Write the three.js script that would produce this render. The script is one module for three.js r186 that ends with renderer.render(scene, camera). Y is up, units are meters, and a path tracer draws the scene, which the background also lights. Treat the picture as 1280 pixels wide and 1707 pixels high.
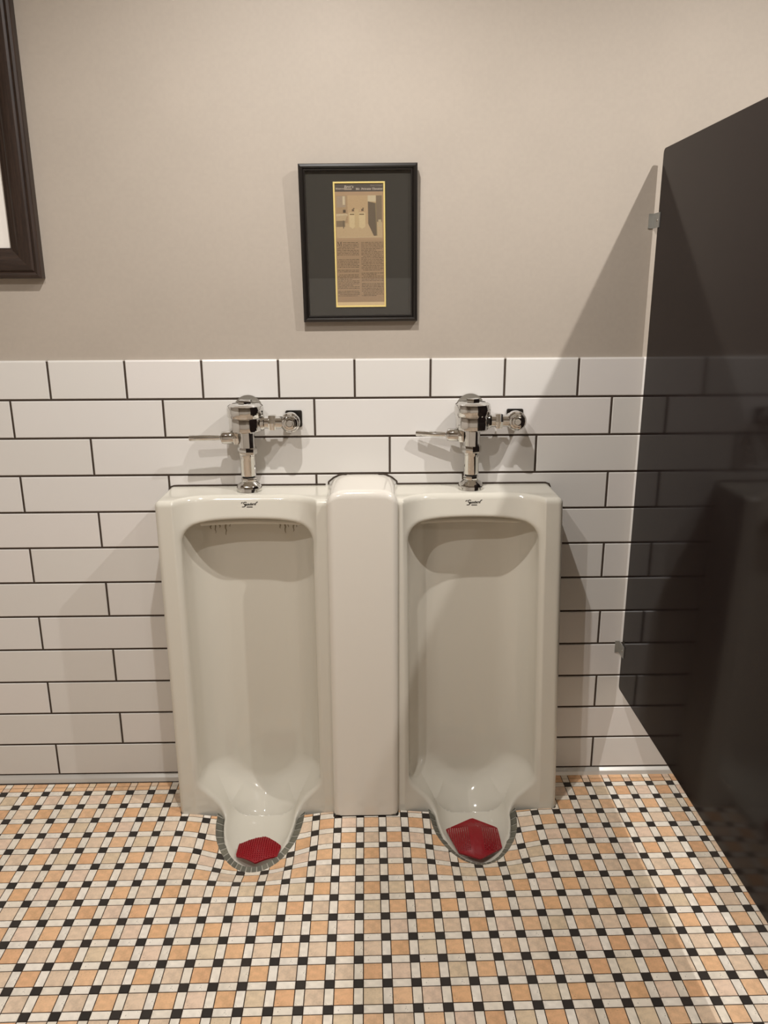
import * as THREE from 'three';
import { mergeGeometries, mergeVertices, toCreasedNormals } from 'three/addons/utils/BufferGeometryUtils.js';
import { RectAreaLightUniformsLib } from 'three/addons/lights/RectAreaLightUniformsLib.js';

// ------------------------------------------------------------------ camera, exposure, lights
const scene = new THREE.Scene();
scene.background = new THREE.Color(0x000000);
const camera = new THREE.PerspectiveCamera(2 * Math.atan(853.5 / 1297.727) * 180 / Math.PI, 1280 / 1707, 0.05, 30);
camera.rotation.order = 'YXZ';
camera.position.set(-0.05167, 1.44833, 2.12723);
camera.rotation.set(-0.27155, -0.01642, -0.00481);
scene.add(camera);

const renderer = new THREE.WebGLRenderer({ antialias: true });
renderer.toneMapping = THREE.LinearToneMapping;
renderer.toneMappingExposure = 1.0;
renderer.shadowMap.enabled = true;

const CEIL = 2.68;
const LAMP_COLOR = new THREE.Color().setRGB(1.0, 0.97, 0.94);
// ceiling lights: x, z, candela, label
const LAMPS = [
  [-0.214, 0.90, 6.4, 'recessed ceiling light above the two urinals'],
  [1.06, 0.95, 6.0, 'recessed ceiling light inside the stall behind the dark partition'],
  [-0.80, 1.85, 4.2, 'recessed ceiling light behind the place the photo is taken from'],
  [1.06, 2.75, 1.8, 'recessed ceiling light at the front of the stall'],
];

// ------------------------------------------------------------------ helpers
function rng(seed) { let s = seed >>> 0; return () => { s = (s + 0x6D2B79F5) >>> 0; let t = s; t = Math.imul(t ^ (t >>> 15), t | 1); t ^= t + Math.imul(t ^ (t >>> 7), t | 61); return ((t ^ (t >>> 14)) >>> 0) / 4294967296; }; }
const rnd = rng(7);
const srgb = (r, g, b) => new THREE.Color().setRGB(r / 255, g / 255, b / 255, THREE.SRGBColorSpace);
const clamp = (x, a, b) => Math.min(b, Math.max(a, x));
const mix = (a, b, t) => a + (b - a) * t;
const ss = (a, b, x) => { const t = clamp((x - a) / (b - a), 0, 1); return t * t * (3 - 2 * t); };
const smin = (a, b, k) => { const h = Math.max(k - Math.abs(a - b), 0) / k; return Math.min(a, b) - h * h * k * 0.25; };
const smax = (a, b, k) => -smin(-a, -b, k);

const used = {};
function numbered(n) { if (!(n in used)) { used[n] = 0; return n; } used[n]++; return n + '_' + String(used[n]).padStart(3, '0'); }
function mesh(name, geo, mat, parent) {
  const m = new THREE.Mesh(geo, mat); m.name = name; m.castShadow = m.receiveShadow = true;
  if (parent) parent.add(m); return m;
}
function thing(name, label, category, pos = [0, 0, 0], group) {
  const o = new THREE.Group(); o.name = numbered(name); o.position.set(...pos); scene.add(o);
  o.userData = { label, category }; if (group) o.userData.group = group; return o;
}
function struct(name, label) { const o = new THREE.Group(); o.name = name; o.userData = { kind: 'structure', label, category: name.split('_')[0] }; scene.add(o); return o; }

function geoFrom(pos, idx, uv) {
  const g = new THREE.BufferGeometry();
  g.setAttribute('position', new THREE.Float32BufferAttribute(pos, 3));
  if (uv) g.setAttribute('uv', new THREE.Float32BufferAttribute(uv, 2));
  g.setIndex(idx); return g;
}
function box(x0, x1, y0, y1, z0, z1) { return new THREE.BoxGeometry(x1 - x0, y1 - y0, z1 - z0).translate((x0 + x1) / 2, (y0 + y1) / 2, (z0 + z1) / 2); }
// box whose +z face is chamfered; chamfers [left, right, bottom, top]
function slab(w, h, t, ch) {
  const c = Array.isArray(ch) ? ch : [ch, ch, ch, ch], m = Math.max(...c), d = Math.min(m, t * .8);
  const P = [[-w / 2, -h / 2, 0], [w / 2, -h / 2, 0], [w / 2, h / 2, 0], [-w / 2, h / 2, 0],
    [-w / 2, -h / 2, t - Math.min(d, c[2], c[0]) ], [w / 2, -h / 2, t - Math.min(d, c[2], c[1])], [w / 2, h / 2, t - Math.min(d, c[1], c[3])], [-w / 2, h / 2, t - Math.min(d, c[0], c[3])],
    [-w / 2 + c[0], -h / 2 + c[2], t], [w / 2 - c[1], -h / 2 + c[2], t], [w / 2 - c[1], h / 2 - c[3], t], [-w / 2 + c[0], h / 2 - c[3], t]];
  const F = [[8, 9, 10, 11], [4, 5, 9, 8], [5, 6, 10, 9], [6, 7, 11, 10], [7, 4, 8, 11], [0, 1, 5, 4], [1, 2, 6, 5], [2, 3, 7, 6], [3, 0, 4, 7], [3, 2, 1, 0]];
  const pos = [], idx = [], uv = [];
  for (const f of F) { const b = pos.length / 3; for (const i of f) { pos.push(...P[i]); uv.push(P[i][0], P[i][1]); } idx.push(b, b + 1, b + 2, b, b + 2, b + 3); }
  const g = geoFrom(pos, idx, uv); g.computeVertexNormals(); return g;
}
// four mitred rails of a picture frame; profile points [inset, z] from outer back to inner back
function rails(W, H, profile) {
  const C = [[0, 0], [W, 0], [W, H], [0, H]], N = [[1, 1], [-1, 1], [-1, -1], [1, -1]];
  const out = [];
  for (let s = 0; s < 4; s++) {
    const a = C[s], b = C[(s + 1) % 4], na = N[s], nb = N[(s + 1) % 4];
    const pos = [], idx = [], uv = []; const L = Math.hypot(b[0] - a[0], b[1] - a[1]);
    let acc = 0;
    for (let i = 0; i < profile.length; i++) {
      const [u, z] = profile[i]; if (i) acc += Math.hypot(u - profile[i - 1][0], z - profile[i - 1][1]);
      pos.push(a[0] + na[0] * u, a[1] + na[1] * u, z, b[0] + nb[0] * u, b[1] + nb[1] * u, z); uv.push(u, acc, L - u, acc);
    }
    for (let i = 0; i + 1 < profile.length; i++) { const k = i * 2; idx.push(k, k + 1, k + 2, k + 1, k + 3, k + 2); }
    out.push(toCreasedNormals(geoFrom(pos, idx, uv), 0.5));
  }
  return out;
}
function lathe(pts, seg = 40, axis = 'y') {
  const g = new THREE.LatheGeometry(pts.map(p => new THREE.Vector2(p[0], p[1])), seg);
  const c = toCreasedNormals(g, 0.6);
  if (axis === 'x') c.rotateZ(-Math.PI / 2); if (axis === 'z') c.rotateX(Math.PI / 2);
  return c;
}

// naive surface nets of a signed distance function, vertices pulled onto the surface, normals from its gradient
function netMesh(f, lo, hi, h) {
  const n = [0, 1, 2].map(i => Math.ceil((hi[i] - lo[i]) / h) + 1), [nx, ny, nz] = n;
  const F = new Float32Array(nx * ny * nz);
  for (let k = 0, q = 0; k < nz; k++) for (let j = 0; j < ny; j++) for (let i = 0; i < nx; i++, q++) F[q] = f(lo[0] + i * h, lo[1] + j * h, lo[2] + k * h);
  const id = new Int32Array(nx * ny * nz).fill(-1), pos = [], nor = [], idx = [];
  const at = (i, j, k) => i + nx * (j + ny * k);
  const E = []; for (let a = 0; a < 8; a++) for (let b = 0; b < 3; b++) if (!(a >> b & 1)) E.push([a, a | 1 << b]);
  const e = h * 0.15;
  const grad = (x, y, z) => { const g = [f(x + e, y, z) - f(x - e, y, z), f(x, y + e, z) - f(x, y - e, z), f(x, y, z + e) - f(x, y, z - e)]; const l = Math.hypot(...g) || 1; return [g[0] / l, g[1] / l, g[2] / l, l / (2 * e)]; };
  for (let k = 0; k < nz - 1; k++) for (let j = 0; j < ny - 1; j++) for (let i = 0; i < nx - 1; i++) {
    const v = []; let m = 0;
    for (let a = 0; a < 8; a++) { const d = F[at(i + (a & 1), j + (a >> 1 & 1), k + (a >> 2))]; v.push(d); if (d < 0) m |= 1 << a; }
    if (m === 0 || m === 255) continue;
    let x = 0, y = 0, z = 0, c = 0;
    for (const [a, b] of E) if ((v[a] < 0) !== (v[b] < 0)) { const t = v[a] / (v[a] - v[b]); x += mix(a & 1, b & 1, t); y += mix(a >> 1 & 1, b >> 1 & 1, t); z += mix(a >> 2, b >> 2, t); c++; }
    x = lo[0] + (i + x / c) * h; y = lo[1] + (j + y / c) * h; z = lo[2] + (k + z / c) * h;
    let g;
    for (let it = 0; it < 3; it++) { g = grad(x, y, z); const d = clamp(f(x, y, z) / Math.max(g[3], 0.5), -h * .5, h * .5); x -= g[0] * d; y -= g[1] * d; z -= g[2] * d; }
    g = grad(x, y, z);
    id[at(i, j, k)] = pos.length / 3; pos.push(x, y, z); nor.push(g[0], g[1], g[2]);
  }
  const quad = (a, b, c, d, flip) => { if (a < 0 || b < 0 || c < 0 || d < 0) return; if (flip) idx.push(a, c, b, a, d, c); else idx.push(a, b, c, a, c, d); };
  for (let k = 1; k < nz - 1; k++) for (let j = 1; j < ny - 1; j++) for (let i = 1; i < nx - 1; i++) {
    const s = F[at(i, j, k)] < 0;
    if (s !== (F[at(i + 1, j, k)] < 0)) quad(id[at(i, j - 1, k - 1)], id[at(i, j, k - 1)], id[at(i, j, k)], id[at(i, j - 1, k)], !s);
    if (s !== (F[at(i, j + 1, k)] < 0)) quad(id[at(i - 1, j, k - 1)], id[at(i - 1, j, k)], id[at(i, j, k)], id[at(i, j, k - 1)], !s);
    if (s !== (F[at(i, j, k + 1)] < 0)) quad(id[at(i - 1, j - 1, k)], id[at(i, j - 1, k)], id[at(i, j, k)], id[at(i - 1, j, k)], !s);
  }
  const g = geoFrom(pos, idx); g.setAttribute('normal', new THREE.Float32BufferAttribute(nor, 3));
  g.setAttribute('uv', new THREE.Float32BufferAttribute(pos.filter((_, i) => i % 3 !== 2), 2));
  return g;
}

// ------------------------------------------------------------------ textures
function valueNoise(N, cells, seed) {
  const r = rng(seed), G = new Float32Array(cells * cells).map(() => r()), out = new Float32Array(N * N);
  for (let y = 0; y < N; y++) for (let x = 0; x < N; x++) {
    const u = x / N * cells, v = y / N * cells, i = Math.floor(u), j = Math.floor(v), a = u - i, b = v - j, sa = a * a * (3 - 2 * a), sb = b * b * (3 - 2 * b);
    const g = (p, q) => G[(p % cells) + (q % cells) * cells];
    out[y * N + x] = mix(mix(g(i, j), g(i + 1, j), sa), mix(g(i, j + 1), g(i + 1, j + 1), sa), sb);
  }
  return out;
}
function dataTex(N, fn, size, color) {
  const d = new Uint8Array(N * N * 4);
  for (let i = 0; i < N * N; i++) { const c = fn(i); d[i * 4] = c[0]; d[i * 4 + 1] = c[1]; d[i * 4 + 2] = c[2]; d[i * 4 + 3] = 255; }
  const t = new THREE.DataTexture(d, N, N); t.wrapS = t.wrapT = THREE.RepeatWrapping; t.magFilter = THREE.LinearFilter; t.minFilter = THREE.LinearMipmapLinearFilter; t.generateMipmaps = true;
  if (color) t.colorSpace = THREE.SRGBColorSpace; t.repeat.set(1 / size, 1 / size); t.needsUpdate = true; return t;
}
// speckled stone/clay: multiplies the tile colour
const nA = valueNoise(512, 160, 1), nB = valueNoise(512, 40, 2), nC = valueNoise(512, 9, 3);
const speckle = dataTex(512, i => { let v = 243 + 18 * (nC[i] - .5) + 26 * (nB[i] - .5) + 14 * (nA[i] - .5); if (nA[i] > .93 && nB[i] > .5) v -= 70; v = clamp(v, 0, 255); return [v, v, v * .985]; }, 0.42, true);
const stoneMottle = dataTex(512, i => { let v = 240 + 16 * (nC[i] - .5) + 20 * (nB[i] - .5); if (nA[i] > .86 && nB[i] > .62) v -= 48; v = clamp(v, 0, 255); return [v, v * .99, v * .97]; }, 0.36, true);
const paintN = valueNoise(512, 128, 5), paintC = valueNoise(512, 7, 6);
const paintBump = dataTex(512, i => { const x = i % 512, y = i / 512 | 0; const v = 128 + 40 * (paintN[i] - .5) + 26 * Math.sin(x * Math.PI / 4) * .5 + 26 * Math.sin(y * Math.PI / 4) * .5; return [v, v, v]; }, 0.30, false);
const paintMap = dataTex(512, i => { const v = clamp(250 + 5 * (paintC[i] - .5) + 4 * (paintN[i] - .5), 0, 255); return [v, v, v]; }, 0.9, true);
const woodG = valueNoise(512, 24, 9), woodF = valueNoise(512, 200, 10);
const woodMap = dataTex(512, i => { const x = i % 512, y = i / 512 | 0; const j = ((y * 9) % 512) * 512 + ((x / 3) | 0); let v = 190 + 70 * (woodG[j] - .5) + 40 * (woodF[j] - .5); return [v, v * .98, v * .96]; }, 0.5, true);

// ------------------------------------------------------------------ materials
const std = o => new THREE.MeshStandardMaterial(o), phys = o => new THREE.MeshPhysicalMaterial(o);
const M = {
  paint: std({ color: srgb(176, 165, 152), roughness: .62, map: paintMap, bumpMap: paintBump, bumpScale: .00012 }),
  tiles: [[221, 217, 212], [218, 214, 208], [223, 218, 213]].map(c => phys({ color: srgb(...c), roughness: .24, ior: 1.48 })),
  wallGrout: std({ color: srgb(66, 54, 44), roughness: .95 }),
  floorGrout: std({ color: srgb(46, 34, 26), roughness: .95 }),
  ceiling: std({ color: srgb(226, 222, 214), roughness: .9 }),
  plainWall: std({ color: srgb(162, 153, 142), roughness: .7 }),
  wainscot: std({ color: srgb(224, 220, 214), roughness: .3 }),
  metalTrim: std({ color: srgb(212, 209, 203), metalness: .5, roughness: .3 }),
  ceramic: phys({ color: srgb(213, 208, 195), roughness: .10, ior: 1.52 }),
  ceramicCover: phys({ color: srgb(222, 216, 205), roughness: .14, ior: 1.52 }),
  chrome: std({ color: srgb(214, 212, 208), metalness: 1, roughness: .07 }),
  chromeDull: std({ color: srgb(196, 194, 188), metalness: 1, roughness: .22 }),
  blackRubber: std({ color: srgb(22, 20, 18), roughness: .6 }),
  backPlate: std({ color: srgb(128, 122, 112), roughness: .45, metalness: .3 }),
  escutcheon: std({ color: srgb(70, 66, 62), metalness: .9, roughness: .35 }),
  partition: phys({ color: srgb(32, 25, 24), roughness: .09, ior: 1.42, specularIntensity: .36 }),
  bracket: std({ color: srgb(170, 169, 163), metalness: .55, roughness: .35 }),
  frameBlack: phys({ color: srgb(30, 26, 23), roughness: .28 }),
  matBoard: std({ color: srgb(46, 43, 36), roughness: .9 }),
  gold: std({ color: srgb(255, 232, 150), metalness: .35, roughness: .32 }),
  glass: phys({ color: 0xffffff, roughness: 0.0, transmission: 1, thickness: 0, ior: 1.5 }),
  darkWood: phys({ color: srgb(66, 50, 41), roughness: .42, map: woodMap }),
  whiteMat: std({ color: srgb(236, 230, 222), roughness: .85 }),
  peach: [[238, 192, 150], [235, 187, 143], [240, 197, 158], [233, 184, 142]].map(c => std({ color: srgb(...c), roughness: .33, map: speckle })),
  beige: [[236, 210, 185], [232, 206, 181], [230, 207, 178], [238, 210, 188]].map(c => std({ color: srgb(...c), roughness: .33, map: speckle })),
  white: [[250, 243, 232], [246, 238, 225], [252, 246, 237]].map(c => std({ color: srgb(...c), roughness: .3, map: stoneMottle })),
  black: [[36, 31, 28], [44, 38, 34]].map(c => std({ color: srgb(...c), roughness: .42 })),
  collar: [[120, 117, 104], [112, 110, 98], [104, 102, 92]].map(c => std({ color: srgb(...c), roughness: .55, map: speckle })),
  collarGrout: std({ color: srgb(168, 163, 150), roughness: .9 }),
  stain: std({ color: srgb(142, 132, 108), roughness: .4, side: THREE.DoubleSide }),
  redMat: phys({ color: srgb(140, 8, 24), roughness: .35, transmission: .0 }),
};

// ------------------------------------------------------------------ room shell
const XL = -2.1, XR = 1.95, ZF = 4.0;
const PAINT_Z = -0.008, TILE_BOTTOM = 0.02, PITCH = 0.10534, TILE_TOP = TILE_BOTTOM + 12 * PITCH, Q = 0.4112;
const wall = struct('wall_back', 'taupe painted wall above white subway tile wainscot');
mesh('painted_wall', box(XL - .15, XR + .15, -.2, CEIL + .1, -.15, PAINT_Z), M.paint, wall);
{ const g = wall.children[0].geometry, p = g.attributes.position, uv = g.attributes.uv; for (let i = 0; i < p.count; i++) uv.setXY(i, p.getX(i), p.getY(i)); }
mesh('tile_grout', box(XL, XR, TILE_BOTTOM - .004, TILE_TOP - .003, PAINT_Z, -.0022), M.wallGrout, wall);
{
  const r = rng(11), GAP = .0056, cache = {};
  for (let k = 1; k <= 12; k++) {
    const yT = TILE_TOP - (k - 1) * PITCH, yB = yT - PITCH;
    const step = k === 1 ? .5 : 1, off = k === 1 ? .27 : (k % 2 ? .5 : 0);
    const lean = x => ss(.15, .5, x) * mix(-.0085, .0125, (k - 1) / 11);
    let xs = [];
    for (let j = -6; j < 12; j += step) { const x = (j + off - 2.5) * Q; if (x > XL - Q && x < XR + Q) xs.push(x + lean(x)); }
    xs = [XL - GAP / 2, ...xs.filter(x => x > XL + .03 && x < XR - .03), XR + GAP / 2];
    for (let i = 0; i + 1 < xs.length; i++) {
      const w = xs[i + 1] - xs[i] - GAP, h = PITCH - GAP, key = w.toFixed(4) + (k === 1);
      cache[key] ??= slab(w, k === 1 ? h + GAP / 2 : h, .0082, k === 1 ? [.0016, .0016, .0016, .0045] : .0017);
      const m = mesh('wall_tile', cache[key], M.tiles[Math.floor(r() * 3)], wall);
      m.position.set((xs[i] + xs[i + 1]) / 2, (yT + yB) / 2 + (k === 1 ? GAP / 4 : 0), PAINT_Z + .0002 * (r() - .5));
    }
  }
}
// aluminium strip under the tiles
const strip = struct('baseboard_back', 'narrow aluminium strip along the foot of the tiled wall');
{
  const sh = new THREE.Shape(); sh.moveTo(-.008, -.002); sh.lineTo(.0135, -.002); sh.lineTo(.0135, .004); sh.quadraticCurveTo(.011, .013, .0015, .0185); sh.lineTo(-.008, .0185); sh.closePath();
  const piece = (x0, x1) => { const g = new THREE.ExtrudeGeometry(sh, { depth: x1 - x0, bevelEnabled: false }); g.rotateY(-Math.PI / 2); g.scale(-1, 1, 1); const ix = g.index; g.translate(x0, 0, 0); const a = g.attributes.position.array; for (let i = 0; i < a.length; i += 9) for (let c = 0; c < 3; c++) { const t = a[i + 3 + c]; a[i + 3 + c] = a[i + 6 + c]; a[i + 6 + c] = t; } g.computeVertexNormals(); return toCreasedNormals(g, .6); };
  mesh('metal_strip', piece(XL, -.6175), M.metalTrim, strip);
  mesh('metal_strip', piece(.48, XR), M.metalTrim, strip);
}
for (const [n, a, lab] of [['wall_left', [XL - .15, XL, -.2, CEIL + .1, PAINT_Z, ZF], 'taupe painted side wall with white wainscot'], ['wall_right', [XR, XR + .15, -.2, CEIL + .1, PAINT_Z, ZF], 'taupe painted stall side wall with white wainscot'], ['wall_front', [XL - .15, XR + .15, -.2, CEIL + .1, ZF, ZF + .15], 'taupe painted wall behind the camera']]) {
  const o = struct(n, lab); mesh('painted_wall', box(...a), M.plainWall, o);
  const t = .01, b = n === 'wall_left' ? [XL, XL + t, .02, TILE_TOP, .012, ZF - t] : n === 'wall_right' ? [XR - t, XR, .02, TILE_TOP, .012, ZF - t] : [XL + t, XR - t, .02, TILE_TOP, ZF - t, ZF];
  mesh('wainscot', box(...b), M.wainscot, o);
}
const ceil = struct('ceiling', 'plain white ceiling');
mesh('ceiling_board', box(XL - .15, XR + .15, CEIL, CEIL + .1, PAINT_Z, ZF), M.ceiling, ceil);

// ------------------------------------------------------------------ urinal outlines (shared with the floor)
const HW = .2335;                               // half width of a urinal
const UR = [{ x: -.3825, shear: [0, 0, 0], dip: .034, lipY: 0 }, { x: .2165, shear: [.006, .018, .030], dip: .022, lipY: 0 }];
const LIP = { z0: .165, a: .105, b: .202 };
const collarW = z => mix(.021, .011, ss(.24, .36, z));
function shearX(u, lx, y) { const t = clamp(lx / HW, -1, 1); return (t < 0 ? mix(u.shear[1], u.shear[0], -t) : mix(u.shear[1], u.shear[2], t)) * (1 - y / .936); }
function ellD(x, z, a, b) { const p = x / a, q = Math.max(z, 0) / b, k1 = Math.hypot(p, q), k2 = Math.hypot(p / a, q / b); return k2 < 1e-6 ? -Math.min(a, b) : k1 * (k1 - 1) / k2; }
const lipD = (lx, z, grow = 0) => ellD(lx, z - LIP.z0, LIP.a + grow, LIP.b + grow);
const rectD = (x, z, x0, x1, z1) => { const dx = Math.max(x0 - x, x - x1), dz = z - z1; return dx > 0 && dz > 0 ? Math.hypot(dx, dz) : Math.max(dx, dz); };
function footD(x, z) {                          // < 0 inside what stands on the floor
  let d = rectD(x, z, -.170, .018, .196);
  for (const u of UR) { const lx = x - u.x - u.shear[1]; d = Math.min(d, rectD(x, z, u.x - HW + u.shear[0], u.x + HW + u.shear[2], .172), lipD(lx, z, collarW(z))); }
  return d;
}
function floorY(x, z) {
  let y = 0;
  for (const u of UR) { const lx = x - u.x - u.shear[1]; const d = Math.max(0, lipD(lx, z, 0)); const w = mix(.42, 1, ss(.19, .36, z)); y -= u.dip * w * Math.exp(-d * d / (.072 * .072)) * ss(.08, .2, z); }
  return y;
}

// ------------------------------------------------------------------ floor
const floor = struct('floor', 'mosaic tile floor of peach, beige, white and black clay tiles');
mesh('floor_slab', box(XL, XR, -.25, -.112, -.008, ZF), M.floorGrout, floor);
{
  // grout bed follows the dips
  const pos = [], idx = [], xs = [], zs = [];
  for (let x = XL; x < XR + .001; x += .45) if (x < -.85 || x > .78) xs.push(x); for (let x = -.85; x <= .78; x += .0125) xs.push(x); xs.push(XR); xs.sort((a, b) => a - b);
  for (let z = 0; z <= .66; z += .0125) zs.push(z); zs.push(1.2, 2.4, ZF);
  for (const z of zs) for (const x of xs) {
    let X = x, Z = z;
    if (footD(x, z) < 0 && footD(x, z) > -.03) for (let it = 0; it < 3; it++) { const d = footD(X, Z); if (d >= 0) break; const e = .0005, gx = (footD(X + e, Z) - footD(X - e, Z)) / (2 * e), gz = (footD(X, Z + e) - footD(X, Z - e)) / (2 * e); X -= gx * d; Z -= gz * d; }
    pos.push(X, floorY(X, Z) - .0012, Z);
  }
  const nx = xs.length;
  for (let j = 0; j + 1 < zs.length; j++) for (let i = 0; i + 1 < nx; i++) {
    const a = j * nx + i; if ([[0, 0], [1, 0], [0, 1], [1, 1]].every(([p, q]) => footD(xs[i + p], zs[j + q]) < 0)) continue;
    idx.push(a, a + nx, a + 1, a + 1, a + nx, a + nx + 1);
  }
  const g = geoFrom(pos, idx); g.computeVertexNormals(); mesh('grout_bed', g, M.floorGrout, floor);

  const U = .063449, ASP = 1.00251, FX = -.03017, FZ = .06384, ANG = -.00557, SQ = .0403, ST = .0190, J = (U - SQ - ST) / 2;
  const ca = Math.cos(ANG), sa = Math.sin(ANG);
  const toW = (c, r) => { const xx = c * U, zz = r * U * ASP; return [FX + xx * ca - zz * sa, FZ + xx * sa + zz * ca]; };   // r counts rows away from the wall
  camera.updateMatrixWorld(true); camera.updateProjectionMatrix();
  const V = new THREE.Vector3();
  const pix = (x, z) => { V.set(x, 0, z).project(camera); return [(V.x + 1) * 640, (1 - V.y) * 853.5, V.z]; };
  const list = [];
  const r = rng(21);
  const add = (kind, x, z, w, d) => { if (x - w / 2 < XL + .012 || x + w / 2 > XR - .012 || z + d / 2 > ZF - .012) return; list.push({ kind, x, z, w, d, v: r() }); };
  const C0 = Math.floor((XL - FX) / U) - 1, C1 = Math.ceil((XR - FX) / U) + 1, R1 = Math.ceil((ZF - FZ) / U);
  for (let c = C0; c <= C1; c++) for (let q = 0; q <= R1; q++) {
    let p = toW(c, q); add('black', ...p, ST, ST);
    p = toW(c + .5, q); add('white', ...p, SQ, ST);
    p = toW(c, q + .5); add('white', ...p, ST, SQ);
    p = toW(c + .5, q + .5); const R = 12 - q; add(((c + (R - 1)) % 2 + 2) % 2 === 0 ? 'peach' : 'beige', ...p, SQ, SQ);
  }
  for (let c = C0; c <= C1; c++) for (const [z, d] of [[.0435, .0165], [.0247, .0176]]) {   // border along the wall
    const ofs = c * U * sa; let x = FX + (c + .5) * U; add('border', x, z + ofs + .5 * U * sa, SQ, d); x = FX + c * U; add('borderWhite', x, z + ofs, ST, d);
  }
  const NAMES = { black: 'black_dot_tile', white: 'white_strip_tile', peach: 'peach_square_tile', beige: 'beige_square_tile', border: 'border_tile', borderWhite: 'border_tile' };
  const matOf = t => { const m = { black: M.black, white: M.white, peach: M.peach, beige: M.beige, border: M.peach, borderWhite: t.v < .5 ? M.white : M.beige }[t.kind]; return m[Math.floor(t.v * 7919) % m.length]; };
  for (const t of list) {
    const [px, py, pz] = pix(t.x, t.z); t.in = pz < 1 && px > -25 && px < 1305 && py < 1735 && py > 0 && !(t.x > .70 && t.z < 1.2 && px > 1010 + (py - 1142) * .672 + 30);
    t.size = t.in ? t.w * t.d / ((t.x + .05) ** 2 + 1.448 ** 2 + (t.z - 2.127) ** 2) ** 1.5 : 0;
    const m = .03; t.near = Math.min(footD(t.x - m, t.z - m), footD(t.x + m, t.z - m), footD(t.x - m, t.z + m), footD(t.x + m, t.z + m), footD(t.x, t.z)) < .004 || floorY(t.x, t.z) < -.0006;
    t.gone = [[-1, -1], [1, -1], [-1, 1], [1, 1]].every(([a, b]) => footD(t.x + a * t.w / 2, t.z + b * t.d / 2) < -.0015);
  }
  // a tile top as an n x n sheet with a skirt, bent to the floor and cut along whatever stands there
  const bent = (t, n) => {
    const pos = [], idx = [], uv = [], keep = [], uo = t.v * 3.1, vo = t.v * 7.7;
    for (let j = 0; j <= n; j++) for (let i = 0; i <= n; i++) {
      let lx = (i / n - .5) * t.w, lz = (j / n - .5) * t.d, x = t.x + lx * ca - lz * sa, z = t.z + lx * sa + lz * ca;
      const d = footD(x, z); keep.push(d < 0);
      for (let it = 0; it < 3; it++) { const d = footD(x, z); if (d >= 0.0005) break; const e = .0005, gx = (footD(x + e, z) - footD(x - e, z)) / (2 * e), gz = (footD(x, z + e) - footD(x, z - e)) / (2 * e); x += gx * (.0006 - d); z += gz * (.0006 - d); }
      pos.push(x, floorY(x, z), z); uv.push(lx + uo, lz + vo);
    }
    const at = (i, j) => i + j * (n + 1), cell = (i, j) => i >= 0 && j >= 0 && i < n && j < n && !(keep[at(i, j)] && keep[at(i + 1, j)] && keep[at(i, j + 1)] && keep[at(i + 1, j + 1)]);
    const skirt = (a, b) => { const k = pos.length / 3; for (const q of [a, b]) { pos.push(pos[q * 3], pos[q * 3 + 1], pos[q * 3 + 2]); uv.push(uv[q * 2], uv[q * 2 + 1]); } for (const q of [a, b]) { pos.push(pos[q * 3], pos[q * 3 + 1] - .004, pos[q * 3 + 2]); uv.push(uv[q * 2], uv[q * 2 + 1]); } idx.push(k, k + 2, k + 1, k + 1, k + 2, k + 3); };
    for (let j = 0; j < n; j++) for (let i = 0; i < n; i++) if (cell(i, j)) {
      const a = at(i, j), b = at(i + 1, j), c = at(i, j + 1), d = at(i + 1, j + 1); idx.push(a, c, b, b, c, d);
      if (!cell(i - 1, j)) skirt(c, a); if (!cell(i + 1, j)) skirt(b, d); if (!cell(i, j - 1)) skirt(a, b); if (!cell(i, j + 1)) skirt(d, c);
    }
    if (!idx.length) return null;
    const g = geoFrom(pos, idx, uv); g.computeVertexNormals(); return g;
  };
  const flat = {};
  const flatGeo = t => { const v = Math.floor(t.v * 9973) % 4, key = t.w.toFixed(4) + t.d.toFixed(4) + v; return flat[key] ??= (() => { const g = slab(t.w, t.d, .005, .0006); const uv = g.attributes.uv; for (let i = 0; i < uv.count; i++) uv.setXY(i, uv.getX(i) + v * .131, uv.getY(i) + v * .077); g.rotateX(-Math.PI / 2); g.translate(0, -.005, 0); g.rotateY(-ANG); return g; })(); };
  const rest = {}; const byName = {};
  for (const t of list) if (!t.gone) (byName[NAMES[t.kind]] ??= []).push(t);
  for (const [name, ts] of Object.entries(byName)) {
    ts.sort((a, b) => b.size - a.size);
    ts.forEach((t, i) => {
      const m = matOf(t), single = i < 298 && t.in;
      if (t.near) {
        const g = bent(t, 5); if (!g) return;
        if (single) mesh(name, g, m, floor); else (rest[m.uuid] ??= [m, []])[1].push(g);
      } else if (single) { const o = mesh(name, flatGeo(t), m, floor); o.position.set(t.x, 0, t.z); }
      else (rest[m.uuid] ??= [m, []])[1].push(flatGeo(t).clone().translate(t.x, 0, t.z));
    });
  }
  for (const [m, gs] of Object.values(rest)) { const o = mesh('mosaic_tiles', mergeGeometries(gs), m, floor); o.userData.kind = 'stuff'; }

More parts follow.
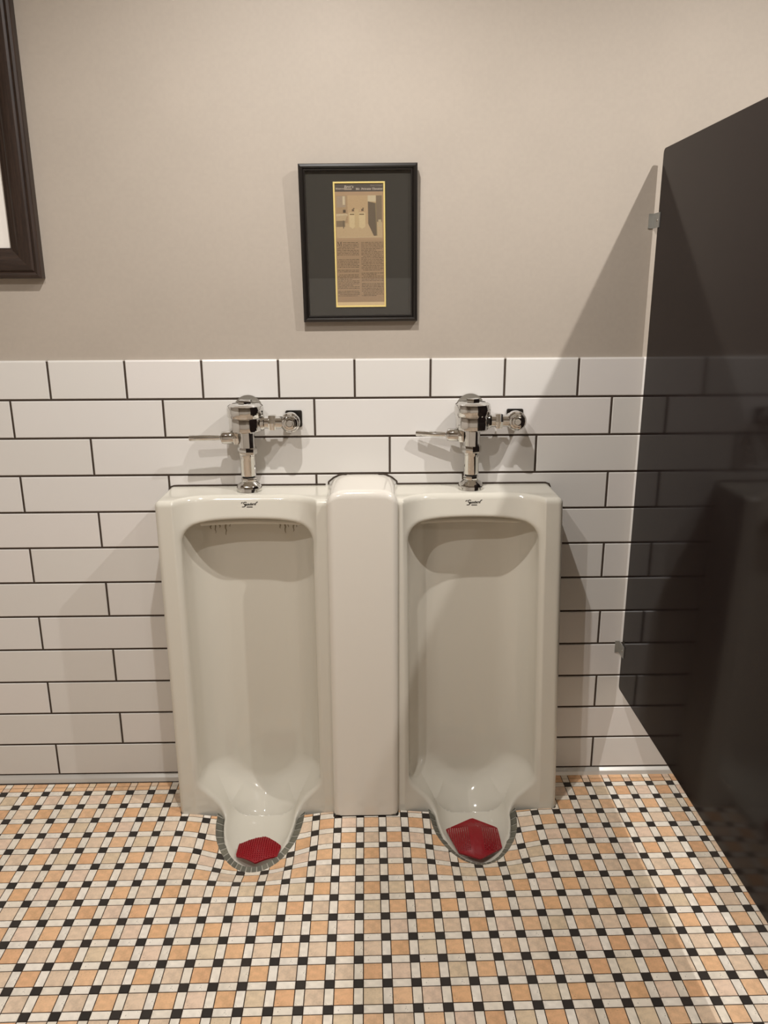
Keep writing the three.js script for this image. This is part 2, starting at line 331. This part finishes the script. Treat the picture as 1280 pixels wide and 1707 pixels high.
  // grey collar tiles set round each urinal lip
  for (const u of UR) {
    const cx = u.x + u.shear[1], n = 26, A0 = -.12, A1 = Math.PI + .12, rr = rng(31);
    const pt = (ang, grow) => [cx + Math.cos(ang) * (LIP.a + grow), LIP.z0 + Math.sin(ang) * (LIP.b + grow)];
    for (let i = 0; i < n; i++) {
      const a = A0 + (A1 - A0) * i / n, b = A0 + (A1 - A0) * (i + 1) / n, gp = .012;
      const pos = [], idx = [], uv = [], K = 2;
      for (let q = 0; q <= K; q++) {
        const ang = mix(a + gp, b - gp, q / K), n_ = pt(ang, -.003), o = pt(ang, collarW(n_[1]) + .0015);
        const yo = floorY(...o) - .0002, yi = -.0285;
        for (const [p, y] of [[o, yo - .012], [o, yo], [n_, yi], [n_, yi - .012]]) { pos.push(p[0], y, p[1]); uv.push(p[0], p[1] + y); }
      }
      for (let q = 0; q < K; q++) for (let s = 0; s < 3; s++) { const k = q * 4 + s; idx.push(k, k + 4, k + 1, k + 1, k + 4, k + 5); }
      const g = toCreasedNormals(geoFrom(pos, idx, uv), .5); mesh('collar_tile', g, M.collar[Math.floor(rr() * 3)], floor);
    }
    const pos = [], idx = [];
    for (let i = 0; i <= 60; i++) { const ang = mix(A0, A1, i / 60), q = pt(ang, -.003), o = pt(ang, collarW(q[1]) + .0035); pos.push(o[0], floorY(...o) - .0016, o[1], q[0], -.0298, q[1]); if (i < 60) { const k = i * 2; idx.push(k, k + 2, k + 1, k + 1, k + 2, k + 3); } }
    const g = geoFrom(pos, idx); g.computeVertexNormals(); mesh('collar_grout', g, M.collarGrout, floor);
  }
}

// ------------------------------------------------------------------ urinals
function urinalD(x, y, z) {
  const ax = Math.abs(x), r = .014;
  const S = Math.max(0, 1 - Math.pow(ax / .186, 5.5));
  const up = ss(.72, .86, y);
  const zf = .172 - S * mix(.016, .060, up) + S * up * .20 * clamp(.936 - y, 0, .08);
  let qx = ax - HW + r, qy = y - .936 + r, qz = z - zf + r;
  let body = Math.hypot(Math.max(qx, 0), Math.max(qy, 0), Math.max(qz, 0)) + Math.min(Math.max(qx, qy, qz), 0) - r;
  body = Math.max(body, -.10 - y, .0008 - z);
  const yl = mix(-.030, .035, ss(.30, .165, z));
  qx = lipD(x, z) + .007; qy = y - yl + .007;
  let lip = Math.hypot(Math.max(qx, 0), Math.max(qy, 0)) + Math.min(Math.max(qx, qy), 0) - .007;
  lip = Math.max(lip, -.10 - y, .0008 - z);
  const solid = smin(body, lip, .03);
  const h = mix(.086, .174, ss(-.03, .108, y)), R = .098;
  const a = ax - h + R, b = .030 - z + R, c = -.047 - y + R;
  let cav = Math.hypot(Math.max(a, 0), Math.max(b, 0), Math.max(c, 0)) + Math.min(Math.max(a, b, c), 0) - R;
  cav = smax(cav, y - (.864 - .40 * x * x + .25 * (.15 - z)), .042);
  cav = smax(cav, Math.min(lipD(x, z, -.013), -.005 - y), .03);
  const p = lipD(x, z, -.013) + .05, q = -.047 - y + .05;
  const bowl = Math.max(Math.hypot(Math.max(p, 0), Math.max(q, 0)) + Math.min(Math.max(p, q), 0) - .05, y - .05, .12 - z);
  return smax(solid, -smin(cav, bowl, .06), .014);
}
const urinalGeo = netMesh(urinalD, [-.25, -.112, -.004], [.25, .95, .385], .0052);

function scriptMark() {
  const c = document.createElement('canvas'); c.width = 512; c.height = 256; const k = c.getContext('2d');
  k.clearRect(0, 0, 512, 256); k.fillStyle = '#17110c'; k.strokeStyle = '#17110c'; k.lineCap = 'round';
  k.save(); k.transform(1, -.04, -.22, 1, 40, 10); k.font = 'bold italic 78px serif'; k.textBaseline = 'alphabetic';
  k.fillText('tandard', 124, 142); k.lineWidth = 5; k.strokeText('tandard', 124, 142); k.restore();
  k.lineWidth = 19; k.beginPath(); k.moveTo(196, 62); k.bezierCurveTo(120, 40, 96, 92, 150, 116); k.bezierCurveTo(205, 142, 150, 196, 84, 182); k.stroke();
  k.lineWidth = 16; for (const [x, y] of [[66, 66], [92, 58]]) { k.beginPath(); k.moveTo(x, y); k.lineTo(x - 8, y + 22); k.stroke(); }
  for (const [x, y] of [[474, 56], [500, 48]]) { k.beginPath(); k.moveTo(x, y); k.lineTo(x - 10, y + 22); k.stroke(); }
  k.fillRect(206, 176, 160, 22);
  const t = new THREE.CanvasTexture(c); t.colorSpace = THREE.SRGBColorSpace; return t;
}
const markMat = std({ color: 0xffffff, map: scriptMark(), transparent: true, roughness: .3 });
const URL = ['white floor-standing urinal left of the ceramic seam cover', 'white floor-standing urinal right of the seam cover, nearest the dark partition'];
UR.forEach((u, i) => {
  const o = thing('urinal', URL[i], 'urinal', [u.x, 0, 0], 'pair of urinals');
  let g = urinalGeo;
  if (i) { g = urinalGeo.clone(); const p = g.attributes.position; for (let k = 0; k < p.count; k++) p.setX(k, p.getX(k) + shearX(u, p.getX(k), p.getY(k))); }
  mesh('basin', g, M.ceramic, o);
  // maker's mark bent to the hood
  const W = .050, H = .025, y0 = .912, n = 8, pos = [], idx = [], uv = [];
  for (let j = 0; j <= 4; j++) for (let k = 0; k <= n; k++) { const x = (k / n - .5) * W, y = y0 + (j / 4 - .5) * H; let z = .2; while (z > .05 && urinalD(x, y, z) > 0) z -= .0002; pos.push(x + .003 + shearX(u, x, y), y, z + .0006); uv.push(k / n, j / 4); }
  for (let j = 0; j < 4; j++) for (let k = 0; k < n; k++) { const a = j * (n + 1) + k; idx.push(a, a + 1, a + n + 1, a + 1, a + n + 2, a + n + 1); }
  const mg = geoFrom(pos, idx, uv); mg.computeVertexNormals(); mesh('printed_mark', mg, markMat, o).userData.label = 'small black script lettering';
  // mineral streaks left by the flush water
  if (i === 0) {
    const r = rng(91), gs = [];
    for (const [x, len] of [[-.118, .020], [-.106, .034], [-.094, .018], [-.078, .040], [-.066, .016], [.074, .022], [.088, .036], [.097, .018], [.112, .030], [.121, .016]]) {
      const P = [], I = [], w = .0024 + r() * .0018;
      for (let j = 0; j <= 6; j++) for (const sd of [-1, 1]) { const t = j / 6, xx = x + sd * w * (1 - t * .75) + .0012 * Math.sin(j * 2.1 + x * 90), y = .842 - t * len; let z = .10; while (z > .01 && urinalD(xx, y, z) > 0) z -= .0003; P.push(xx, y, z + .0008); }
      for (let j = 0; j < 6; j++) { const k = j * 2; I.push(k, k + 2, k + 1, k + 1, k + 2, k + 3); }
      const g = geoFrom(P, I); g.computeVertexNormals(); gs.push(g);
    }
    const st = mesh('mineral_stain', mergeGeometries(gs), M.stain, o); st.userData = { kind: 'stuff', label: 'thin brownish water streaks' };
  }
  // flush spreader ridge under the hood
  const ridge = [];
  for (let k = 0; k <= 24; k++) { const x = mix(-.135, .135, k / 24); ridge.push(new THREE.Vector3(x, 1 * .858 - .40 * x * x, .085 - .35 * x * x)); }
  mesh('flush_rim', new THREE.TubeGeometry(new THREE.CatmullRomCurve3(ridge), 40, .008, 10), M.ceramic, o);
});

// seam cover between the urinals
{
  const x0 = -.169, x1 = .017, xc = (x0 + x1) / 2, hw = (x1 - x0) / 2;
  const D = (x, y, z) => {
    const lx = x - xc, top = .967 - .022 * Math.pow(Math.abs(lx) / hw, 4.5), r = .018;
    const rb = (a, b, c) => Math.hypot(Math.max(a, 0), Math.max(b, 0), Math.max(c, 0)) + Math.min(Math.max(a, b, c), 0);
    const shell = rb(Math.abs(lx) - hw + r, y - top + r, z - .197 + r) - r;
    const cut = Math.max(Math.abs(z - .08) - .0935, y - .9385, -(Math.abs(lx) - .054));       // the urinals' edges sit in these side rebates
    return Math.max(shell, -cut, .0008 - z, .0008 - y);
  };
  const o = thing('seam_cover', 'tall narrow white ceramic seam cover between the two urinals', 'cover');
  mesh('cover_body', netMesh(D, [x0 - .01, -.008, -.006], [x1 + .01, .98, .206], .0058), M.ceramicCover, o);
}
// dark joint where tiles meet the urinals
{
  const o = wall;
  const bead = pts => new THREE.TubeGeometry(new THREE.CatmullRomCurve3(pts.map(p => new THREE.Vector3(p[0], p[1], .0004)), false, 'catmullrom', .1), pts.length * 8, .0024, 6);
  mesh('joint_line', bead([[-.6175, .925], [-.612, .937], [-.59, .9385], [-.4, .9385], [-.18, .9385]]), M.wallGrout, o);
  mesh('joint_line', bead([[.02, .9385], [.2, .9385], [.43, .9385], [.447, .937], [.4525, .925]]), M.wallGrout, o);
  const arch = []; for (let i = 0; i <= 14; i++) { const t = mix(-1, 1, i / 14); arch.push([-.076 + t * .0955, .9690 - .0235 * Math.pow(Math.abs(t), 4.5)]); }
  mesh('joint_line', bead([[-.1715, .9385], ...arch, [.0195, .9385]]), M.wallGrout, o);
}

// red urinal screens
function screenThing(name, label, pts, y0, tilt, bumps) {
  const cx = pts.reduce((s, p) => s + p[0], 0) / pts.length, cz = pts.reduce((s, p) => s + p[1], 0) / pts.length;
  const o = thing(name, label, 'urinal screen', [cx, y0, cz], 'red urinal screens');
  const P = pts.map(p => [p[0] - cx, p[1] - cz]);
  const hex = (s, ang) => { const n = P.length; for (let i = 0; i < n; i++) { const a = P[i], b = P[(i + 1) % n], dx = Math.cos(ang), dz = Math.sin(ang), ex = b[0] - a[0], ez = b[1] - a[1], den = dx * ez - dz * ex; if (Math.abs(den) < 1e-9) continue; const t = (a[0] * ez - a[1] * ex) / den, q = (a[0] * dz - a[1] * dx) / den; if (t > 0 && q >= -1e-6 && q <= 1 + 1e-6) return t * s; } return .04 * s; };
  const H = (x, z) => tilt * -z + .010 * (1 - clamp((x * x + z * z) / .0028, 0, 1.3));
  const RN = 10, AN = 60, pos = [], idx = [];
  for (const dy of [0, -.004]) for (let i = 0; i <= RN; i++) for (let k = 0; k < AN; k++) { const a = k / AN * Math.PI * 2, d = hex(i / RN, a), x = Math.cos(a) * d, z = Math.sin(a) * d; pos.push(x, H(x, z) + dy, z); }
  const B = (RN + 1) * AN;
  for (let i = 0; i < RN; i++) for (let k = 0; k < AN; k++) { const a = i * AN + k, b = i * AN + (k + 1) % AN, c = a + AN, d = b + AN; idx.push(a, b, c, b, d, c); idx.push(B + a, B + c, B + b, B + b, B + c, B + d); }
  for (let k = 0; k < AN; k++) { const a = RN * AN + k, b = RN * AN + (k + 1) % AN; idx.push(a, b, B + a, b, B + b, B + a); }
  const g = geoFrom(pos, idx); g.computeVertexNormals(); mesh('mat', toCreasedNormals(g, .7), M.redMat, o);
  if (!bumps) {
    const p = o.children[0].geometry.attributes.position, uv = []; for (let i = 0; i < p.count; i++) uv.push(p.getX(i) / .16 + .5, p.getZ(i) / .16 + .5);
    o.children[0].geometry.setAttribute('uv', new THREE.Float32BufferAttribute(uv, 2));
    const t = dataTex(320, i => { const x = (i % 320) / 2 - 80, z = (i / 320 | 0) / 2 - 80, a = ((x % 6) + 6) % 6, b = ((z % 5) + 5) % 5; const v = Math.abs(x) > 19 && Math.abs(z) < 44 && a > 1.5 && a < 4.5 && b > 1.3 && b < 3.8 ? 0 : 255; return [v, v, v]; }, 1, false);
    o.children[0].material = phys({ color: M.redMat.color, roughness: .35, alphaMap: t, alphaTest: .5, side: THREE.DoubleSide });
    return;
  }
  const pins = [], pin = new THREE.CylinderGeometry(.0008, .0013, .004, 5);
  for (let x = -.075; x <= .075; x += .0062) for (let z = -.075; z <= .075; z += .0062) { const d = Math.hypot(x, z), m = hex(1, Math.atan2(z, x)); if (d < m - .002 && bumps(x, z)) pins.push(pin.clone().translate(x, H(x, z) + .0012, z)); }
  if (pins.length) { const m = mesh('grip_pins', mergeGeometries(pins), M.redMat, o); m.userData.kind = 'stuff'; }
}
screenThing('urinal_screen', 'dark red rubber screen in the bottom of the left urinal', [[-.431, .275], [-.358, .252], [-.311, .284], [-.319, .325], [-.375, .351], [-.433, .319]], -.0245, .06, () => true);
screenThing('urinal_screen', 'red rubber screen with rows of small holes in the right urinal', [[.152, .228], [.232, .186], [.300, .224], [.303, .298], [.237, .336], [.180, .312]], -.026, .12, null);

// ------------------------------------------------------------------ flush valves
function flushValve(x, label, turn, tip) {
  const zA = .054, o = thing('flush_valve', label, 'flush valve', [x, .936, zA], 'pair of flush valves');
  const c = M.chrome, Y = y => y - .936;
  mesh('spud_flange', lathe([[.0001, Y(.937)], [.034, Y(.937)], [.0345, Y(.945)], [.030, Y(.955)], [.019, Y(.962)], [.018, Y(.9635)]]), c, o);
  mesh('spud_nut', lathe([[.0001, Y(.9625)], [.0195, Y(.9625)], [.0205, Y(.965)], [.0205, Y(.971)], [.019, Y(.973)], [.0001, Y(.973)]], 8), c, o);
  mesh('gasket', lathe([[.0001, Y(.9725)], [.0165, Y(.9725)], [.0165, Y(.9785)], [.0001, Y(.9785)]]), M.blackRubber, o);
  mesh('vacuum_breaker', lathe([[.0001, Y(.978)], [.0195, Y(.978)], [.0205, Y(.981)], [.0205, Y(1.028)], [.022, Y(1.032)], [.022, Y(1.038)], [.0001, Y(1.038)]]), c, o);
  mesh('coupling_nut', lathe([[.0001, Y(1.0375)], [.0245, Y(1.0375)], [.026, Y(1.040)], [.026, Y(1.053)], [.0245, Y(1.056)], [.0001, Y(1.056)]], 8), c, o);
  mesh('neck', lathe([[.0001, Y(1.055)], [.0225, Y(1.055)], [.0225, Y(1.096)], [.026, Y(1.100)], [.0001, Y(1.100)]]), c, o);
  mesh('valve_body', lathe([[.0001, Y(1.0985)], [.039, Y(1.0985)], [.0435, Y(1.102)], [.0448, Y(1.110)], [.0448, Y(1.134)], [.042, Y(1.139)], [.0001, Y(1.139)]]), c, o);
  const cov = mesh('cover', lathe([[.0001, Y(1.138)], [.0470, Y(1.138)], [.0490, Y(1.141)], [.0490, Y(1.159)], [.0465, Y(1.168)], [.038, Y(1.1735)], [.022, Y(1.1745)], [.0001, Y(1.1745)]], 48), c, o);
  mesh('cap', lathe([[.0001, Y(1.1735)], [.019, Y(1.1735)], [.019, Y(1.180)], [.0172, Y(1.1825)], [.0001, Y(1.183)]], 6), c, cov);
  // handle to the left
  const hd = new THREE.Group(); hd.name = 'handle'; hd.position.set(0, Y(1.083), 0); hd.rotation.y = turn; hd.rotation.z = tip; o.add(hd);
  mesh('handle_nut', lathe([[.0001, .020], [.0195, .020], [.0205, .023], [.0205, .032], [.0195, .034], [.0001, .034]], 6).rotateZ(Math.PI / 2), c, hd);
  mesh('hub', lathe([[.0001, .033], [.0165, .033], [.0175, .036], [.0175, .060], [.016, .066], [.012, .068], [.0075, .070], [.0065, .072], [.0001, .072]]).rotateZ(Math.PI / 2), c, hd);
  mesh('lever', lathe([[.0001, .068], [.0062, .068], [.0070, .074], [.0077, .082], [.0081, .150], [.0070, .1525], [.0001, .1525]]).rotateZ(Math.PI / 2), c, hd);
  // outlet and control stop to the right
  const X = g => g.rotateZ(-Math.PI / 2).translate(0, Y(1.1225), 0);
  mesh('outlet_collar', X(lathe([[.0001, .034], [.021, .034], [.021, .044], [.0185, .050], [.0001, .050]])), c, o);
  mesh('outlet_pipe', X(lathe([[.0001, .048], [.0165, .048], [.0165, .106], [.0001, .106]])), c, o);
  mesh('outlet_nut', X(lathe([[.0001, .061], [.021, .061], [.0225, .0635], [.0225, .0775], [.021, .080], [.0001, .080]], 6)), c, o);
  const st = mesh('control_stop', lathe([[.0001, -.040], [.022, -.040], [.024, -.030], [.0255, -.012], [.0265, .006], [.0258, .012], [.0225, .0155], [.0215, .0150], [.0205, .0185], [.0165, .0205], [.0155, .0195], [.0145, .0235], [.0095, .0260], [.0085, .0245], [.0075, .0280], [.0001, .0290]], 48, 'z'), c, o);
  st.position.set(.118, Y(1.1225), 0);
  const fl = mesh('wall_flange', new THREE.ExtrudeGeometry((() => { const s = new THREE.Shape(), a = .0225, b = .005; s.moveTo(-a + b, -a); s.lineTo(a - b, -a); s.quadraticCurveTo(a, -a, a, -a + b); s.lineTo(a, a - b); s.quadraticCurveTo(a, a, a - b, a); s.lineTo(-a + b, a); s.quadraticCurveTo(-a, a, -a, a - b); s.lineTo(-a, -a + b); s.quadraticCurveTo(-a, -a, -a + b, -a); return s; })(), { depth: .005, bevelEnabled: false }), M.escutcheon, o);
  fl.position.set(.123, Y(1.1245), -zA + .0006);
  mesh('back_plate', new THREE.CylinderGeometry(.0395, .0395, .004, 40).rotateX(Math.PI / 2).translate(0, Y(1.150), -zA + .0026), M.backPlate, o).userData.label = 'dark round plate on the tile behind the valve';
  return o;
}
flushValve(-.385, 'chrome flush valve on top of the left urinal', .06, 0);
flushValve(.2205, 'chrome flush valve on top of the right urinal', -.22, -.008);

// ------------------------------------------------------------------ stall partition
{
  const X0 = .6865, T = .012, z0 = .024, z1 = 1.62, y0 = .306, y1 = 1.797, r = .012;
  const o = thing('stall_partition', 'dark glossy toilet stall partition panel standing off the wall', 'partition', [X0, 0, 0]);
  const s = new THREE.Shape(); s.moveTo(z0 + r, y0); s.lineTo(z1 - r, y0); s.quadraticCurveTo(z1, y0, z1, y0 + r); s.lineTo(z1, y1 - r); s.quadraticCurveTo(z1, y1, z1 - r, y1); s.lineTo(z0 + r, y1); s.quadraticCurveTo(z0, y1, z0, y1 - r); s.lineTo(z0, y0 + r); s.quadraticCurveTo(z0, y0, z0 + r, y0);
  const g = new THREE.ExtrudeGeometry(s, { depth: T - .003, bevelEnabled: true, bevelSize: .0015, bevelThickness: .0015, bevelSegments: 2, curveSegments: 6 });
  g.rotateY(-Math.PI / 2); g.translate(T - .0015, 0, 0);
  mesh('panel', toCreasedNormals(g, .15), M.partition, o);
  for (const y of [1.630, .432]) {
    const b = thing('wall_bracket', y > 1 ? 'upper metal bracket holding the dark partition to the painted wall' : 'lower metal bracket holding the dark partition to the tiled wall', 'bracket', [X0, y, y > 1 ? PAINT_Z + .0005 : .0008], 'partition brackets');
    const k = y > 1 ? .0 : .0, dz = .046;
    mesh('side_plate', new THREE.BoxGeometry(.0025, .036, dz).translate(-.0016, 0, dz / 2 + k), M.bracket, b);
    mesh('wall_plate', new THREE.BoxGeometry(.012, .036, .0025).translate(-.0080, 0, .0013), M.bracket, b);
    mesh('screw', new THREE.SphereGeometry(.004, 12, 8).scale(.5, 1, 1).translate(-.003, 0, dz * .72), M.chromeDull, b);
  }
  // pedestal posts at the far end carry the panel
  const p = thing('partition_post', 'dark post carrying the front end of the stall partition', 'post', [X0 + T / 2, 0, z1 + .03]);
  mesh('post', new THREE.CylinderGeometry(.022, .022, 1.84, 24).translate(0, .922, 0), M.partition, p);
  mesh('shoe', lathe([[.0001, .0005], [.036, .0005], [.036, .06], [.024, .07], [.0001, .07]]), M.chromeDull, p);
}

// ------------------------------------------------------------------ framed clipping
function articleTexture() {
  const W = 512, H = 1200, c = document.createElement('canvas'); c.width = W; c.height = H; const k = c.getContext('2d'), r = rng(77);
  k.fillStyle = '#c0a27c'; k.fillRect(0, 0, W, H);
  k.fillStyle = '#5f564a'; k.fillRect(0, 0, W, 84);
  k.fillStyle = '#dccfb8'; k.font = 'bold 22px serif'; k.fillText('Minnesota', 14, 62); k.font = 'bold italic 34px serif'; k.fillText("Best's", 100, 48); k.fillStyle = '#b9ab95'; k.fillRect(104, 54, 78, 12);
  k.textAlign = 'right'; k.fillStyle = '#a89a86'; k.font = '24px serif'; k.fillText('Best Urinal', 500, 32); k.fillStyle = '#e2d6c0'; k.font = 'bold 28px serif'; k.fillText('Mr. Private Theater', 502, 68); k.textAlign = 'left';
  // printed photograph: pale room with basin, two fixtures and a partition
  const rc = (f, x, y, w, h) => { k.fillStyle = f; k.fillRect(x, y, w, h); }, py = (f, p) => { k.fillStyle = f; k.beginPath(); p.forEach((q, i) => i ? k.lineTo(...q) : k.moveTo(...q)); k.closePath(); k.fill(); };
  rc('#cdb083', 14, 120, 480, 420); rc('#d2b88c', 14, 400, 480, 140); rc('#b89c74', 14, 120, 120, 270);
  rc('#b3a084', 22, 126, 92, 110); rc('#e0d0aa', 84, 128, 24, 84); rc('#5d4c38', 86, 260, 28, 30);
  rc('#dcc9a0', 14, 300, 118, 22); py('#cbb48a', [[14, 322], [128, 312], [110, 366], [14, 368]]); rc('#8f7d60', 14, 370, 92, 60); rc('#6e5f49', 84, 366, 8, 80);
  py('#e3cd9c', [[146, 290], [206, 290], [206, 430], [182, 450], [150, 428]]); py('#e3cd9c', [[248, 290], [318, 290], [316, 430], [280, 450], [252, 430]]); py('#d6bd8b', [[208, 256], [246, 256], [250, 440], [206, 440]]);
  rc('#8a7350', 156, 300, 46, 12); rc('#8a7350', 254, 300, 50, 12); rc('#6d5a42', 178, 256, 22, 20); rc('#6d5a42', 276, 254, 24, 20); rc('#6d5a42', 190, 244, 16, 10); rc('#6d5a42', 288, 242, 14, 10);
  rc('#ddcda6', 344, 122, 84, 60); rc('#8c7a60', 430, 122, 62, 260); py('#74654f', [[346, 180], [420, 196], [432, 520], [404, 522], [346, 400]]); py('#93825f', [[420, 196], [434, 196], [440, 520], [430, 520]]); rc('#cdbb92', 452, 360, 30, 70);
  for (let i = 0; i < 900; i++) { k.fillStyle = r() < .5 ? 'rgba(255,240,200,.12)' : 'rgba(80,60,30,.12)'; k.fillRect(14 + r() * 478, 122 + r() * 418, 2 + r() * 5, 2 + r() * 3); }
  for (let i = 0; i < 60; i++) rc('#e9dcb8', 40 + i * 7.4, 528 + r() * 6, 3, 4);
  rc('#b89b76', 0, 560, W, 640);
  k.fillStyle = '#54432f'; k.font = '58px serif'; k.fillText('M', 14, 622);
  for (const [x0, x1] of [[14, 244], [268, 500]]) for (let l = 0, y = 584; y < 1140; y += 15.6, l++) {
    if (r() < .06) continue; let x = x0 + (x0 < 100 && l < 3 ? 62 : 0) + (r() < .12 ? 18 : 0); const end = x1 - (r() < .12 ? r() * 90 : 0);
    while (x < end - 8) { const w = Math.min(10 + r() * 34, end - x); k.fillStyle = `rgba(74,58,38,${.45 + r() * .3})`; k.fillRect(x, y, w, 6.5); x += w + 6; }
  }
  const t = new THREE.CanvasTexture(c); t.colorSpace = THREE.SRGBColorSpace; return t;
}
{
  const W = .299, H = .385;
  const o = thing('framed_clipping', 'black framed magazine clipping with a gold edge, hung above the urinals', 'picture', [-.2255, 1.3805, .0105]);
  o.rotation.set(.036, 0, .0125 - .006);
  const T = .018, prof = [[0, -T], [0, -.002], [.0015, 0], [.0065, .0012], [.0095, -.001], [.0115, -.0045], [.0135, -.0030], [.0158, -.0035], [.0165, -.0075], [.0165, -T]];
  for (const g of rails(W, H, prof)) mesh('frame_rail', g, M.frameBlack, o);
  mesh('mat_board', box(.0155, W - .0155, .0155, H - .0155, -.0150, -.0110), M.matBoard, o);
  const ax = .0855, aw = .1315, ay = .0365, ah = .3065;
  const f = rails(aw, ah, [[0, -.0112], [0, -.0090], [.0008, -.0084], [.0036, -.0086], [.0043, -.0096], [.0043, -.0112]]);
  for (const g of f) { g.translate(ax, ay, 0); mesh('gold_fillet', g, M.gold, o); }
  const pg = new THREE.PlaneGeometry(aw - .006, ah - .006 - .010).translate(ax + aw / 2, ay + ah / 2 + .005, -.0105);
  mesh('clipping', pg, std({ map: articleTexture(), color: srgb(206, 204, 206), roughness: .8 }), o).userData.label = 'yellowed printed page with a photograph over two text columns';
  mesh('page_edge', new THREE.BoxGeometry(aw - .008, .0085, .0006).translate(ax + aw / 2, ay + .0088, -.0104), std({ color: srgb(196, 172, 132), roughness: .8 }), o);
  mesh('glass', box(.0150, W - .0150, .0150, H - .0150, -.0072, -.0060), M.glass, o);
}
// large dark frame cut by the picture's left edge
{
  const W = .66, H = .92, x1 = -.8966, y0 = 1.4945;
  const o = thing('wooden_frame', 'wide dark brown wooden frame with a pale centre at the photo\'s left edge', 'picture frame', [x1 - W, y0, PAINT_Z + .0005]);
  const prof = [[0, 0], [0, .022], [.002, .0255], [.008, .0275], [.0135, .0255], [.016, .0225], [.021, .0265], [.044, .0270], [.052, .0245], [.056, .0205], [.060, .0195], [.064, .0170], [.0665, .0160], [.0672, .0125], [.0745, .0115], [.0755, .0075], [.0755, .003]];
  for (const g of rails(W, H, prof)) mesh('frame_rail', g, M.darkWood, o);
  mesh('pale_board', box(.073, W - .073, .073, H - .073, .0015, .0055), M.whiteMat, o);
}

// ------------------------------------------------------------------ ceiling lights
RectAreaLightUniformsLib.init();
for (const [x, z, cd, label] of LAMPS) {
  const o = thing('ceiling_light', label, 'ceiling light', [x, CEIL - .001, z], 'recessed ceiling lights');
  mesh('trim_ring', lathe([[.030, -.001], [.034, -.008], [.062, -.006], [.066, -.001]], 40), M.ceiling, o);
  mesh('lens', new THREE.CylinderGeometry(.031, .031, .004, 32).translate(0, -.004, 0), std({ color: 0xffffff, emissive: LAMP_COLOR, emissiveIntensity: 60, roughness: .5 }), o);
  const L = new THREE.SpotLight(LAMP_COLOR, cd, 0, 1.42, .5, 2); L.position.set(0, -.035, 0); L.castShadow = true; L.shadow.radius = .6; L.shadow.mapSize.set(2048, 2048); L.shadow.bias = -.0005;
  L.target.position.set(0, -2, 0); o.add(L); o.add(L.target);
}

renderer.render(scene, camera);
